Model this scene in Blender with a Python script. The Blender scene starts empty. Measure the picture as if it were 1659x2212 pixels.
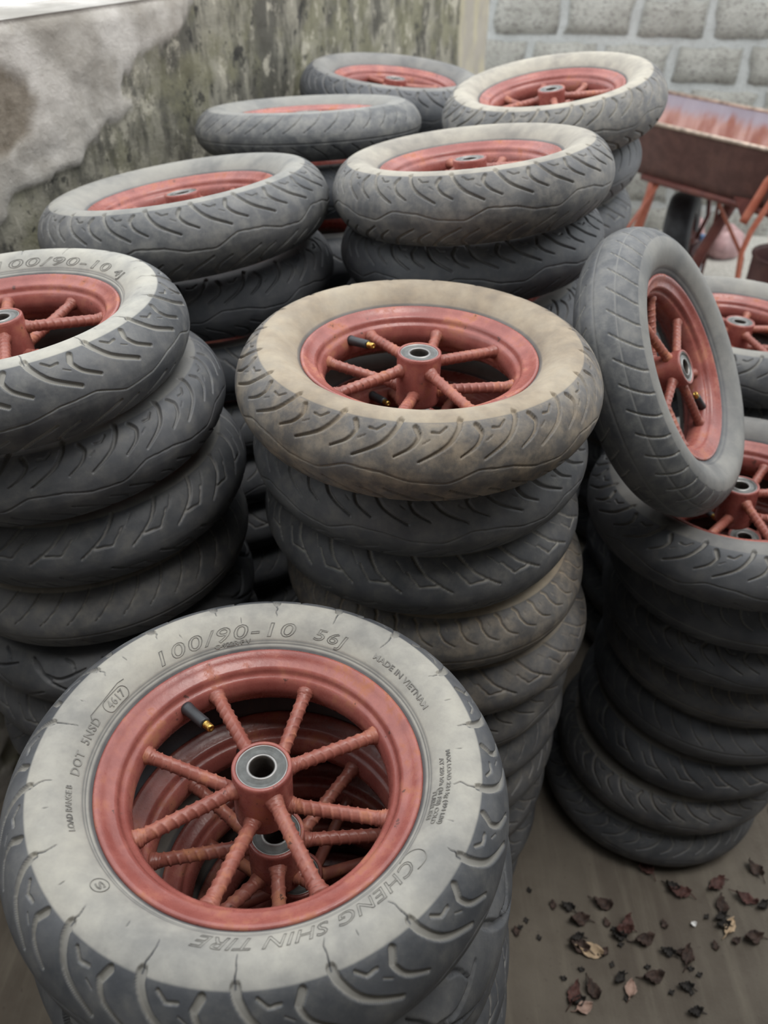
import bpy, math, random
import numpy as np
from mathutils import Vector, Matrix

random.seed(7)
rng = np.random.default_rng(7)
SC = bpy.context.scene
COL = SC.collection
PI = math.pi

# ------------------------------------------------------------------ camera
cam_d = bpy.data.cameras.new('camera')
cam = bpy.data.objects.new('camera', cam_d)
COL.objects.link(cam)
cam.location = (0, 0, 1.5)
cam.rotation_euler = (math.radians(90 - 37), 0, 0)
cam_d.sensor_width = 36.0
cam_d.lens = 1750.0 / 2212.0 * 36.0
cam_d.clip_start = 0.02
cam_d.dof.use_dof = True
cam_d.dof.focus_distance = 0.78
cam_d.dof.aperture_fstop = 6.0
SC.camera = cam

# ------------------------------------------------------------------ world, sun, exposure
world = bpy.data.worlds.new('overcast_sky')
SC.world = world
world.use_nodes = True
wn = world.node_tree
wn.nodes.clear()
w_out = wn.nodes.new('ShaderNodeOutputWorld')
w_bg = wn.nodes.new('ShaderNodeBackground')
w_bg.inputs['Color'].default_value = (0.93, 0.97, 1.0, 1)
w_bg.inputs['Strength'].default_value = 1.75
wn.links.new(w_bg.outputs[0], w_out.inputs[0])
sun_d = bpy.data.lights.new('hazy_sun', 'SUN')
sun_d.energy = 1.3
sun_d.angle = math.radians(30)
sun_d.color = (1.0, 0.96, 0.9)
sun = bpy.data.objects.new('hazy_sun', sun_d)
COL.objects.link(sun)
sun.rotation_euler = Vector((-0.30, 0.10, -1.0)).to_track_quat('-Z', 'Y').to_euler()
SC.view_settings.view_transform = 'Standard'
SC.view_settings.look = 'None'
SC.view_settings.exposure = 0.28
SC.view_settings.gamma = 1.0
SC.view_settings.use_curve_mapping = False

# ------------------------------------------------------------------ node helpers
def new_mat(name):
    m = bpy.data.materials.new(name)
    m.use_nodes = True
    nt = m.node_tree
    b = nt.nodes['Principled BSDF']
    return m, nt, b

class NB:
    """small node builder"""
    def __init__(s, nt):
        s.nt = nt
    def n(s, t, **kw):
        o = s.nt.nodes.new(t)
        for k, v in kw.items():
            setattr(o, k, v)
        return o
    def put(s, sock, v):
        if hasattr(v, 'is_output') or isinstance(v, bpy.types.NodeSocket):
            s.nt.links.new(v, sock)
        elif v is not None:
            if isinstance(v, tuple) and len(v) == 3 and len(sock.default_value) == 4:
                v = (*v, 1)
            sock.default_value = v
    def noise(s, vec, scale, detail=4, rough=0.55):
        o = s.n('ShaderNodeTexNoise')
        s.put(o.inputs['Vector'], vec)
        o.inputs['Scale'].default_value = scale
        o.inputs['Detail'].default_value = detail
        o.inputs['Roughness'].default_value = rough
        return o.outputs['Fac']
    def ramp(s, fac, lo, hi, a=0.0, b=1.0):
        o = s.n('ShaderNodeMapRange')
        o.interpolation_type = 'SMOOTHSTEP'
        s.put(o.inputs['Value'], fac)
        o.inputs['From Min'].default_value = lo
        o.inputs['From Max'].default_value = hi
        s.put(o.inputs['To Min'], a)
        s.put(o.inputs['To Max'], b)
        return o.outputs[0]
    def math(s, op, a, b=None, clamp=False):
        o = s.n('ShaderNodeMath', operation=op, use_clamp=clamp)
        s.put(o.inputs[0], a)
        if b is not None:
            s.put(o.inputs[1], b)
        return o.outputs[0]
    def mix(s, fac, a, b, mode='MIX'):
        o = s.n('ShaderNodeMix', data_type='RGBA', blend_type=mode)
        s.put(o.inputs[0], fac)
        s.put(o.inputs[6], a)
        s.put(o.inputs[7], b)
        return o.outputs[2]
    def attr(s, name, kind='GEOMETRY'):
        o = s.n('ShaderNodeAttribute', attribute_type=kind, attribute_name=name)
        return o.outputs['Fac']
    def obj_vec(s, spread=7.0):
        tc = s.n('ShaderNodeTexCoord')
        oi = s.n('ShaderNodeObjectInfo')
        mul = s.n('ShaderNodeVectorMath', operation='SCALE')
        comb = s.n('ShaderNodeCombineXYZ')
        for k in range(3):
            s.put(comb.inputs[k], oi.outputs['Random'])
        s.put(mul.inputs[0], comb.outputs[0])
        mul.inputs['Scale'].default_value = spread
        add = s.n('ShaderNodeVectorMath', operation='ADD')
        s.put(add.inputs[0], tc.outputs['Object'])
        s.put(add.inputs[1], mul.outputs[0])
        return add.outputs[0]
    def bump(s, h, strength, dist, bsdf):
        o = s.n('ShaderNodeBump')
        o.inputs['Strength'].default_value = strength
        o.inputs['Distance'].default_value = dist
        s.put(o.inputs['Height'], h)
        s.nt.links.new(o.outputs[0], bsdf.inputs['Normal'])

# ------------------------------------------------------------------ materials
def mat_rubber():
    m, nt, b = new_mat('tyre_rubber')
    g = NB(nt)
    v = g.obj_vec()
    wall, groove, crack = g.attr('wall'), g.attr('groove'), g.attr('crack')
    dust, tan, tread = (g.attr(k, 'OBJECT') for k in ('dust', 'tan', 'tread_dust'))
    n1 = g.noise(v, 11, 5, 0.6)
    n2 = g.noise(v, 45, 5, 0.65)
    n3 = g.noise(v, 300, 2, 0.5)
    base = g.mix(g.ramp(n1, .35, .7), (.043, .047, .056), (.095, .099, .109))
    base = g.mix(g.ramp(n2, .55, .75, 0, .35), base, (.13, .125, .115))
    dcol = g.mix(tan, (.40, .395, .365), (.38, .295, .20))
    dcol = g.mix(g.ramp(n1, .3, .7, 0, .45), dcol, (.44, .41, .34))
    patch = g.math('ADD', g.ramp(n1, .28, .58, .66, 1.0), g.ramp(n2, .3, .7, -.12, .12))
    mw = g.math('MULTIPLY', g.math('MULTIPLY', wall, dust), patch)
    mg = g.math('MULTIPLY', groove, g.attr('groove_dust', 'OBJECT'))
    mt = g.math('MULTIPLY', g.math('MULTIPLY', g.math('SUBTRACT', 1.0, wall), tread), g.ramp(n2, .35, .7, .25, 1.0))
    mask = g.math('MAXIMUM', g.math('MAXIMUM', mw, mg), mt)
    mask = g.math('MULTIPLY', mask, g.math('SUBTRACT', 1.0, g.math('MULTIPLY', crack, .85)), True)
    col = g.mix(mask, base, dcol)
    g.put(b.inputs['Base Color'], col)
    g.put(b.inputs['Roughness'], g.ramp(mask, 0, 1, .55, .9))
    b.inputs['Specular IOR Level'].default_value = .45
    g.bump(g.math('ADD', n3, g.math('MULTIPLY', n2, 1.5)), .25, .0006, b)
    return m

def mat_letters():
    m, nt, b = new_mat('worn_letter_rubber')
    g = NB(nt)
    v = g.obj_vec()
    n = g.noise(v, 60, 3)
    g.put(b.inputs['Base Color'], g.mix(g.ramp(n, .3, .7), (.14, .135, .125), (.28, .27, .245)))
    b.inputs['Roughness'].default_value = .8
    return m

def mat_paint(name, a, c, rust, rough=.36, rust_amt=.5):
    m, nt, b = new_mat(name)
    g = NB(nt)
    v = g.obj_vec()
    n1 = g.noise(v, 22, 5, .6)
    n2 = g.noise(v, 90, 4, .7)
    n3 = g.noise(v, 420, 2, .6)
    col = g.mix(g.ramp(n1, .35, .68), a, c)
    rm = g.math('MULTIPLY', g.ramp(n1, .49, .66), g.ramp(n2, .42, .60, 0, rust_amt))
    col = g.mix(rm, col, rust)
    chip = g.ramp(n2, .655, .69)
    col = g.mix(g.math('MULTIPLY', chip, .8), col, (.06, .03, .025))
    g.put(b.inputs['Base Color'], col)
    g.put(b.inputs['Roughness'], g.ramp(g.math('ADD', rm, g.ramp(n2, .4, .7, 0, .3)), 0, .8, rough, .75))
    g.bump(g.math('ADD', n3, g.math('MULTIPLY', n2, 2.0)), .16, .0006, b)
    return m

def mat_plain(name, col, rough=.5, metal=0.0, var=.25, scale=60, bump=0.0):
    m, nt, b = new_mat(name)
    g = NB(nt)
    n = g.noise(g.obj_vec(), scale, 4)
    dark = tuple(x * (1 - var) for x in col)
    lite = tuple(min(1, x * (1 + var)) for x in col)
    g.put(b.inputs['Base Color'], g.mix(g.ramp(n, .3, .7), dark, lite))
    b.inputs['Roughness'].default_value = rough
    b.inputs['Metallic'].default_value = metal
    if bump:
        g.bump(n, .5, bump, b)
    return m

RUBBER = mat_rubber()
LETTER = mat_letters()
OXIDE = mat_paint('red_oxide_paint', (.25, .070, .058), (.37, .122, .10), (.40, .16, .07), .27, .6)
OXIDE_SPOKE = mat_paint('red_oxide_rebar_paint', (.25, .078, .058), (.37, .135, .10), (.45, .18, .085), .36, .8)
STEEL = mat_plain('bearing_steel', (.30, .29, .28), .48, 1.0, .12, 120)
SEAL = mat_plain('bearing_seal', (.15, .155, .15), .5, 0, .15, 200)
BORE = mat_plain('dark_bore', (.10, .085, .075), .6, .6, .3, 100)
VALVE = mat_plain('valve_rubber', (.03, .032, .036), .4, 0, .2, 80)
BRASS = mat_plain('valve_brass', (.55, .36, .10), .35, 1.0, .2, 200)

# ------------------------------------------------------------------ mesh helpers
def mesh_np(name, V, F4=None, mats=(), smooth=True, F3=None, midx=None):
    me = bpy.data.meshes.new(name)
    V = np.asarray(V, np.float32)
    me.vertices.add(len(V))
    me.vertices.foreach_set('co', V.ravel())
    loops, starts, pos = [], [], 0
    for F, k in ((F4, 4), (F3, 3)):
        if F is not None and len(F):
            F = np.asarray(F, np.int32)
            loops.append(F.ravel())
            starts.append(pos + np.arange(len(F)) * k)
            pos += len(F) * k
    L = np.concatenate(loops)
    S = np.concatenate(starts).astype(np.int32)
    me.loops.add(len(L))
    me.loops.foreach_set('vertex_index', L)
    me.polygons.add(len(S))
    me.polygons.foreach_set('loop_start', S)
    if midx is not None:
        me.polygons.foreach_set('material_index', np.asarray(midx, np.int32))
    for m in mats:
        me.materials.append(m)
    me.update(calc_edges=True)
    me.polygons.foreach_set('use_smooth', np.full(len(S), smooth))
    me.validate()
    return me

def grid_faces(nu, nv, wrap_u=True, off=0, flip=False):
    """verts indexed u*nv+v"""
    iu = np.arange(nu if wrap_u else nu - 1)
    iv = np.arange(nv - 1)
    U, Vv = np.meshgrid(iu, iv, indexing='ij')
    U2 = (U + 1) % nu
    F = np.stack([U * nv + Vv, U2 * nv + Vv, U2 * nv + Vv + 1, U * nv + Vv + 1], -1).reshape(-1, 4) + off
    return F[:, ::-1] if flip else F

def lathe(name, prof, n, mats, smooth=True, close=False, midx=None):
    """prof: list (r,z); revolve round z"""
    prof = np.asarray(prof, float)
    if close:
        prof = np.vstack([prof, prof[:1]])
    th = np.linspace(0, 2 * PI, n, endpoint=False)
    V = np.stack([np.outer(np.cos(th), prof[:, 0]), np.outer(np.sin(th), prof[:, 0]),
                  np.tile(prof[:, 1], (n, 1))], -1).reshape(-1, 3)
    F = grid_faces(n, len(prof))
    mi = None
    if midx is not None:
        mi = np.tile(np.asarray(midx), n)
    return mesh_np(name, V, F, mats, smooth, midx=mi)

def tube_vf(path, rad, n=10, caps=True):
    """tube along a path: (V, F4, F3)"""
    path = [Vector(p) for p in path]
    rads = rad if hasattr(rad, '__len__') else [rad] * len(path)
    V = []
    prev = None
    for i, p in enumerate(path):
        t = (path[min(i + 1, len(path) - 1)] - path[max(i - 1, 0)]).normalized()
        if prev is None:
            prev = t.orthogonal().normalized()
        a = (prev - t * prev.dot(t)).normalized()
        prev = a
        b = t.cross(a)
        for k in range(n):
            an = 2 * PI * k / n
            V.append(p + (a * math.cos(an) + b * math.sin(an)) * rads[i])
    F4, F3 = [], []
    for i in range(len(path) - 1):
        for k in range(n):
            k2 = (k + 1) % n
            F4.append((i * n + k, i * n + k2, (i + 1) * n + k2, (i + 1) * n + k))
    if caps:
        V.append(path[0]); c0 = len(V) - 1
        V.append(path[-1]); c1 = len(V) - 1
        e = (len(path) - 1) * n
        for k in range(n):
            k2 = (k + 1) % n
            F3.append((c0, k2, k)); F3.append((c1, e + k, e + k2))
    return np.array([tuple(v) for v in V]), np.array(F4), np.array(F3).reshape(-1, 3)

def join_vf(parts):
    Vs, F4s, F3s, o = [], [], [], 0
    for V, F4, F3 in parts:
        Vs.append(V)
        if len(F4): F4s.append(np.asarray(F4) + o)
        if len(F3): F3s.append(np.asarray(F3) + o)
        o += len(V)
    return (np.vstack(Vs), np.vstack(F4s) if F4s else np.zeros((0, 4), int),
            np.vstack(F3s) if F3s else np.zeros((0, 3), int))

def tube(name, path, rad, mat, n=10):
    V, F4, F3 = tube_vf(path, rad, n)
    return mesh_np(name, V, F4, [mat], True, F3)

def link(name, data, parent=None, loc=None, rot=None):
    o = bpy.data.objects.new(name, data)
    COL.objects.link(o)
    if parent is not None:
        o.parent = parent
    if loc is not None:
        o.location = loc
    if rot is not None:
        o.rotation_euler = rot
    return o

def tag(o, label, cat, group=None, kind=None):
    if label: o['label'] = label
    if cat: o['category'] = cat
    if group: o['group'] = group
    if kind: o['kind'] = kind
    return o

# value noise in numpy (2-D, smooth, fractal)
def vnoise(x, y, seed, octaves=4, gain=.5):
    r = np.random.default_rng(seed)
    tab = r.random((64, 64))
    out = np.zeros_like(x, float)
    amp, tot = 1.0, 0.0
    for o in range(octaves):
        xi, yi = np.floor(x).astype(int), np.floor(y).astype(int)
        fx, fy = x - xi, y - yi
        fx, fy = fx * fx * (3 - 2 * fx), fy * fy * (3 - 2 * fy)
        g = lambda a, b: tab[a % 64, b % 64]
        v = (g(xi, yi) * (1 - fx) + g(xi + 1, yi) * fx) * (1 - fy) + (g(xi, yi + 1) * (1 - fx) + g(xi + 1, yi + 1) * fx) * fy
        out += amp * v
        tot += amp
        amp *= gain
        x, y = x * 2.03 + 11.3, y * 2.03 + 5.7
    return out / tot

def sstep(x, a, b):
    t = np.clip((x - a) / (b - a), 0, 1)
    return t * t * (3 - 2 * t)

# ------------------------------------------------------------------ tyre
def catmull(P, per=24):
    P = np.asarray(P, float)
    Q = np.vstack([2 * P[0] - P[1], P, 2 * P[-1] - P[-2]])
    out = []
    for i in range(1, len(Q) - 2):
        t = np.linspace(0, 1, per, endpoint=False)[:, None]
        p0, p1, p2, p3 = Q[i - 1], Q[i], Q[i + 1], Q[i + 2]
        out.append(.5 * (2 * p1 + (p2 - p0) * t + (2 * p0 - 5 * p1 + 4 * p2 - p3) * t ** 2 + (3 * p1 - p0 - 3 * p2 + p3) * t ** 3))
    return np.vstack(out + [P[-1:]])

# upper half from crown to bead, (r, z) metres
HALF = [(.2170, 0), (.2162, .0085), (.2135, .0175), (.2090, .0270), (.2030, .0355), (.1955, .0425), (.1885, .0468),
        (.1800, .0492), (.1710, .0495), (.1620, .0466), (.1530, .0412), (.1470, .0362), (.1420, .0310), (.1375, .0262), (.1310, .0220)]
_c = catmull(HALF)
_s = np.concatenate([[0], np.cumsum(np.hypot(*np.diff(_c, axis=0).T))])
R_SHOULDER = .1885
B_SH = float(np.interp(-R_SHOULDER, -_c[:, 0], _s)) * 1000   # mm from crown
B_END = _s[-1] * 1000

def prof_at(b):
    a = np.abs(b) / 1000
    return np.interp(a, _s, _c[:, 0]), np.sign(b) * np.interp(a, _s, _c[:, 1])

def wall_z(r):
    i = np.argmax(_c[:, 0] < .2)
    return np.interp(-r, -_c[i:, 0], _c[i:, 1])

CIRC = 2 * PI * 217.0

def stroke_field(A, B, strokes, edge=.55):
    """strokes: list of (pts, widths, depth); returns depth map, groove mask"""
    D = np.zeros_like(A)
    for pts, wid, dep in strokes:
        pts = np.asarray(pts, float)
        wid = np.asarray(wid if hasattr(wid, '__len__') else [wid] * len(pts), float)
        best = np.full(A.shape, -9.0)
        lo, hi = pts.min(0) - 6, pts.max(0) + 6
        sel = (A > lo[0]) & (A < hi[0]) & (B > lo[1]) & (B < hi[1])
        if not sel.any():
            continue
        a, bb = A[sel], B[sel]
        bs = np.full(a.shape, -9.0)
        for i in range(len(pts) - 1):
            p, q = pts[i], pts[i + 1]
            d = q - p
            t = np.clip(((a - p[0]) * d[0] + (bb - p[1]) * d[1]) / (d @ d + 1e-9), 0, 1)
            dist = np.hypot(a - p[0] - t * d[0], bb - p[1] - t * d[1])
            bs = np.maximum(bs, (wid[i] * (1 - t) + wid[i + 1] * t) / 2 - dist)
        D[sel] = np.maximum(D[sel], dep * sstep(bs, -edge * .5, edge))
    return D

def curve(pts, per=6):
    return catmull(pts, per)

def pattern(kind, P):
    """strokes of one super-pitch P (mm), for both halves"""
    S = []
    up = []
    if kind in ('sport', 'wide'):  # long sweeps, hooks, ticks and a wavy line
        h = P / 2
        q = (8.6, 4.6, 7.0, 6.4, 6.0, 3.6, 2.6) if kind == 'wide' else (6.8, 2.2, 6.0, 5.4, 5.2, 1.8, 2.0)
        for k in (0, 1):
            o = k * h
            L = curve([(o + 1, B_SH + 2), (o - 3, B_SH - 8), (o - 17, B_SH - 24), (o - 46, B_SH - 40)])
            up.append((L, np.linspace(q[0], q[1], len(L)), 3.4))
            up.append(([(o - 50, B_SH - 5), (o - 46, B_SH - 13)], [q[2], q[3]], 3.6))
            K = curve([(o - 46, B_SH - 12), (o - 47, B_SH - 17), (o - 54, B_SH - 26), (o - 71, B_SH - 36)])
            up.append((K, np.linspace(q[4], q[5], len(K)), 3.2))
            up.append(([(o - 33, B_SH - 10), (o - 24, B_SH - 11), (o - 16, B_SH - 5)], q[6], 2.6))
            up.append(([(o - 42, B_SH - 22), (o - 35, B_SH - 18)], 1.2, 1.4))
        sh = h / 2
        low = [(np.c_[np.asarray(p)[:, 0] + sh, -np.asarray(p)[:, 1]], w, d) for p, w, d in up]
        S += up + low
        wx = np.linspace(-4, P + 4, 70)
        ph = 2 * PI * wx / P
        wy = 5.5 * np.clip(np.sin(ph) * 1.5, -1, 1) + 1.0 * np.sin(2 * ph)
        S.append((np.c_[wx, wy], 1.7, 1.6))
    elif kind == 'slash':          # thin curved slashes
        L = curve([(6, B_SH + 1), (0, B_SH - 12), (-12, B_SH - 28), (-30, B_SH - 44)])
        S.append((L, np.linspace(3.0, 1.2, len(L)), 2.4))
        L = curve([(6 + P * .3, -B_SH - 1), (P * .3, -B_SH + 12), (-12 + P * .3, -B_SH + 28), (-30 + P * .3, -B_SH + 44)])
        S.append((L, np.linspace(3.0, 1.2, len(L)), 2.4))
        S.append(([(-3, -7), (P + 3, -7)], 1.8, 1.4))
    elif kind == 'branch':         # forked grooves
        for sg, o in ((1, 0), (-1, P * .5)):
            L = curve([(o - 26, B_SH), (o - 18, B_SH - 12), (o - 4, B_SH - 27), (o + 24, B_SH - 46)])
            S.append((np.c_[L[:, 0], sg * L[:, 1]], np.linspace(5.0, 2.4, len(L)), 2.6))
            S.append((np.array([(o + 10, sg * (B_SH - 36)), (o - 16, sg * (B_SH - 38))]), [3.2, 2.6], 2.2))
            S.append((np.array([(o - 16, sg * (B_SH - 38)), (o - 32, sg * (B_SH - 20))]), [2.8, 2.2], 2.2))
            S.append((np.array([(o + 14, sg * (B_SH - 8)), (o + 26, sg * (B_SH - 20))]), [1.5, 1.2], 1.6))
    elif kind == 'rib':            # circumferential lines with slanted sipes
        for sg, o in ((1, 0), (-1, P * .5)):
            L = curve([(o, B_SH - 1), (o + 3, B_SH - 10), (o + 13, B_SH - 26), (o + 26, B_SH - 42)])
            S.append((np.c_[L[:, 0], sg * L[:, 1]], np.linspace(3.2, 1.8, len(L)), 2.2))
            S.append(([(-3, sg * 27), (P + 3, sg * 27)], 1.6, 1.2))
        S.append(([(-3, 3), (P + 3, 3)], 1.6, 1.2))
    elif kind == 'comma':          # close rows of S-shaped slits
        for sg, o in ((1, 0), (-1, P * .5)):
            L = curve([(o - 8, B_SH - 2), (o - 3, B_SH - 9), (o - 2, B_SH - 18), (o + 6, B_SH - 30), (o + 20, B_SH - 38)])
            S.append((np.c_[L[:, 0], sg * L[:, 1]], np.array([1.5] + list(np.linspace(5.0, 1.4, len(L) - 1))), 2.6))
            S.append((np.array([(o + 7, sg * (B_SH - 12)), (o + 9, sg * (B_SH - 16))]), 1.8, 1.2))
        S.append(([(-3, -6), (P + 3, -6)], 3.2, 1.0))
    elif kind == 'deep':           # wide fresh sweeping grooves
        for sg, o in ((1, 0), (-1, P * .5)):
            L = curve([(o - 10, B_SH - 7), (o, B_SH - 20), (o + 18, B_SH - 38), (o + 58, B_SH - 58)])
            S.append((np.c_[L[:, 0], sg * L[:, 1]], np.interp(np.linspace(0, 1, len(L)), [0, .3, 1], [2, 9, 2.5]), 5.0))
            L = curve([(o + 12, B_SH - 30), (o + 34, B_SH - 34), (o + 70, B_SH - 20)])
            S.append((np.c_[L[:, 0], sg * L[:, 1]], np.interp(np.linspace(0, 1, len(L)), [0, .4, 1], [6, 6, 2]), 4.6))
            L = curve([(o + 42, B_SH - 6), (o + 52, B_SH - 12), (o + 56, B_SH - 24)])
            S.append((np.c_[L[:, 0], sg * L[:, 1]], np.linspace(5, 2, len(L)), 3.6))
    return S

def tyre_mesh(name, kind, pitches, upp, ntread, nwall, sign=1, cracks=0):
    """pitches: super-pitches round the tyre; upp: columns per pitch"""
    nu = pitches * upp
    bt = np.linspace(-B_SH - 5, B_SH + 5, ntread)
    bw = np.linspace(B_SH + 5, B_END, nwall + 1)[1:]
    b = np.concatenate([-bw[::-1], bt, bw])
    nv = len(b)
    P = CIRC / pitches
    a1 = np.arange(upp) * (P / upp)
    A, B = np.meshgrid(a1, b, indexing='ij')
    base = pattern(kind, P)
    rep = []
    for k in range(-3, 4):
        for p, w, d in base:
            q = np.asarray(p, float).copy()
            q[:, 0] += k * P
            if q[:, 0].max() > -8 and q[:, 0].min() < P + 8:
                rep.append((q, w, d))
    D1 = stroke_field(A, B, rep)
    D = np.tile(D1, (pitches, 1))
    crack = np.zeros_like(D)
    af = np.arange(nu) * (CIRC / nu)
    Af, Bf = np.meshgrid(af, b, indexing='ij')
    # thin moulded lines at the bead
    for bl, wd in ((B_END - 17.6, .7), (B_END - 20.0, .7)):
        for s in (-1, 1):
            l = sstep(wd - np.abs(Bf - s * bl), -.3, .6)
            D = np.maximum(D, .7 * l)
            crack = np.maximum(crack, .75 * l)
    crack = np.maximum(crack, .95 * sstep(np.abs(Bf), B_END - 15.5, B_END - 14.0))
    groove = np.clip(D / 1.4, 0, 1) * (np.abs(Bf) < B_SH + 3)
    if cracks:
        r = np.random.default_rng(3)
        st = []
        step = P / 2
        for k in range(int(CIRC / step)):
            a0 = k * step
            for sg in (1,):
                ln = r.uniform(12, 27)
                j = [(a0 + 1, B_SH + 1.5)]
                for q in range(1, 5):
                    j.append((a0 + 1 + r.uniform(-1.6, 1.6) + q * r.uniform(-.6, .9), B_SH + 1.5 + ln * q / 4))
                st.append((j, np.linspace(1.9, .7, 5), 1.6))
                if r.random() < .6:
                    a2 = a0 + r.uniform(20, 50)
                    b2 = B_SH + r.uniform(8, 26)
                    st.append(([(a2, b2), (a2 + r.uniform(-2, 2), b2 + r.uniform(3, 6))], [1.1, .6], 1.2))
        C = stroke_field(Af, Bf, st, .5)
        crack = np.maximum(crack, np.clip(C, 0, 1))
        D = np.maximum(D, C)
    r0, z0 = prof_at(b)
    tr = np.gradient(r0); tz = np.gradient(z0)
    ln = np.hypot(tr, tz)
    nr, nz = tz / ln, -tr / ln                     # outward normal for increasing b
    und = .0003 * (vnoise(Af * .02, Bf * .05, 5, 3) - .5)
    R = r0[None, :] - nr[None, :] * D / 1000 + und
    Z = z0[None, :] - nz[None, :] * D / 1000
    th = sign * (af / 217.0)[:, None]
    V = np.stack([R * np.cos(th), R * np.sin(th), Z], -1).reshape(-1, 3)
    F = grid_faces(nu, nv, True, 0, sign < 0)
    me = mesh_np(name, V, F, [RUBBER])
    wall = sstep(np.abs(Bf), B_SH - 1.2, B_SH + 1.2)
    for nm, arr in (('wall', wall), ('groove', groove), ('crack', crack)):
        at = me.attributes.new(nm, 'FLOAT', 'POINT')
        at.data.foreach_set('value', arr.astype(np.float32).ravel())
    return me

TYRE = {
    'front': tyre_mesh('tyre_front', 'wide', 9, 190, 150, 46, -1, 1),
    'sport': tyre_mesh('tyre_sport', 'sport', 10, 104, 104, 26),
    'slash': tyre_mesh('tyre_slash', 'slash', 38, 22, 76, 20),
    'branch': tyre_mesh('tyre_branch', 'branch', 22, 36, 80, 20),
    'rib': tyre_mesh('tyre_rib', 'rib', 40, 22, 84, 22),
    'comma': tyre_mesh('tyre_comma', 'comma', 46, 20, 84, 20),
    'deep': tyre_mesh('tyre_deep', 'deep', 13, 64, 92, 20),
}

# ------------------------------------------------------------------ rim, hub, spokes, valve
half_rim = [(.1394, .0262), (.1399, .0282), (.1393, .0299), (.1376, .0306), (.1356, .0301), (.1322, .0272), (.1278, .0243),
            (.1240, .0231), (.1218, .0220), (.1206, .0192), (.1200, .0166), (.1188, .0150), (.1168, .0143), (.1150, .0128), (.1134, .0088), (.1120, .0040), (.1114, 0)]
inner = half_rim + [(r, -z) for r, z in half_rim[-2::-1]]
outer = [(.1385, -.0262), (.1345, -.0262), (.1300, -.0222), (.1250, -.0205), (.1222, -.0150), (.1180, -.0125), (.1150, 0),
         (.1180, .0125), (.1222, .0150), (.1250, .0205), (.1300, .0222), (.1345, .0262), (.1385, .0262)]
RIM = lathe('rim', inner + outer, 128, [OXIDE], True, True)

HUB_T, HUB_B = .0320, -.0320
hub_prof = [(.0222, HUB_T - .006), (.0224, HUB_T - .0008), (.0232, HUB_T), (.0250, HUB_T), (.0260, HUB_T - .0010), (.0262, HUB_T - .004),
            (.0262, HUB_B + .004), (.0260, HUB_B + .0010), (.0250, HUB_B), (.0232, HUB_B), (.0224, HUB_B + .0008), (.0222, HUB_B + .006)]
HUB = lathe('hub', hub_prof, 64, [OXIDE], True, True)

def bearing_mesh():
    # z = 0 at the outer face, body towards -z; steel race, seal, ring line, seal, steel race, bore
    prof = [(.0226, -.012), (.0226, -.0006), (.0222, 0), (.0212, 0), (.0210, -.0008), (.0182, -.0009), (.0180, -.0014), (.0176, -.0014),
            (.0174, -.0009), (.0136, -.0008), (.0134, -.0002), (.0118, 0), (.0108, -.0008), (.0106, -.004), (.0106, -.012)]
    mi = [0, 0, 0, 0, 1, 1, 1, 1, 1, 0, 0, 0, 2, 2]
    return lathe('bearing', prof, 56, [STEEL, SEAL, BORE], True, False, mi)
BEARING = bearing_mesh()
SPACER = lathe('axle_spacer', [(.0108, HUB_T - .012), (.0108, HUB_B + .012), (.0118, HUB_B + .012), (.0118, HUB_T - .012)], 28, [BORE], True, True)

def spoke_mesh(name, hub_z, rim_z, seed):
    r = np.random.default_rng(seed)
    p0, p1 = np.array([.0245, 0, hub_z]), np.array([.1170, 0, rim_z])
    L = np.linalg.norm(p1 - p0)
    t = (p1 - p0) / L
    s = np.array([0, 1.0, 0])
    u = np.cross(t, s)
    nl, na = 130, 20
    V = np.zeros((nl, na, 3))
    for i in range(nl):
        d = L * i / (nl - 1)
        for k in range(na):
            an = 2 * PI * k / na
            rr = .0061
            c = math.cos(2 * an)
            # slanted transverse ribs between two long ribs
            fr = ((d + .0034 * math.cos(an)) / .0088) % 1.0
            rr += .0011 * math.exp(-((fr - .5) / .10) ** 2) * min(1, max(0, 1.15 - abs(math.sin(an))) * 4)
            rr += .0009 * math.exp(-((abs(math.sin(an)) - 1) / .03) ** 2)
            e0, e1 = d, L - d
            wl = .0020 * math.exp(-(e0 / .0050) ** 2) + .0022 * math.exp(-((e1 - .0045) / .0055) ** 2)
            if e0 < .011 or e1 < .014:
                rr = .0062 + wl + .0007 * r.uniform(-1, 1)
            if e1 < .004:
                rr *= math.sqrt(max(.02, 1 - ((.004 - e1) / .004) ** 2))
            V[i, k] = p0 + t * d + (s * math.cos(an) + u * math.sin(an)) * rr
    F = grid_faces(nl, na, False)
    # close round
    iu = np.arange(nl - 1)
    F2 = np.stack([iu * na + na - 1, (iu + 1) * na + na - 1, (iu + 1) * na, iu * na], -1)
    return mesh_np(name, V.reshape(-1, 3), np.vstack([F, F2])[:, ::-1], [OXIDE_SPOKE])
SPOKE_HI = spoke_mesh('spoke', .0135, .0050, 1)
SPOKE_LO = spoke_mesh('spoke_low', -.0150, .0030, 2)
def spoke_lite(name, hub_z, rim_z):
    V, F4, F3 = tube_vf([(.0245, 0, hub_z), (.030, 0, hub_z * .95), (.110, 0, rim_z), (.1150, 0, rim_z)], [.009, .0066, .0066, .009], 10)
    return mesh_np(name, V, F4, [OXIDE_SPOKE], True, F3)
SPOKE_HI_L = spoke_lite('spoke_plain', .0135, .0050)
SPOKE_LO_L = spoke_lite('spoke_plain_low', -.0150, .0030)

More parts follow.
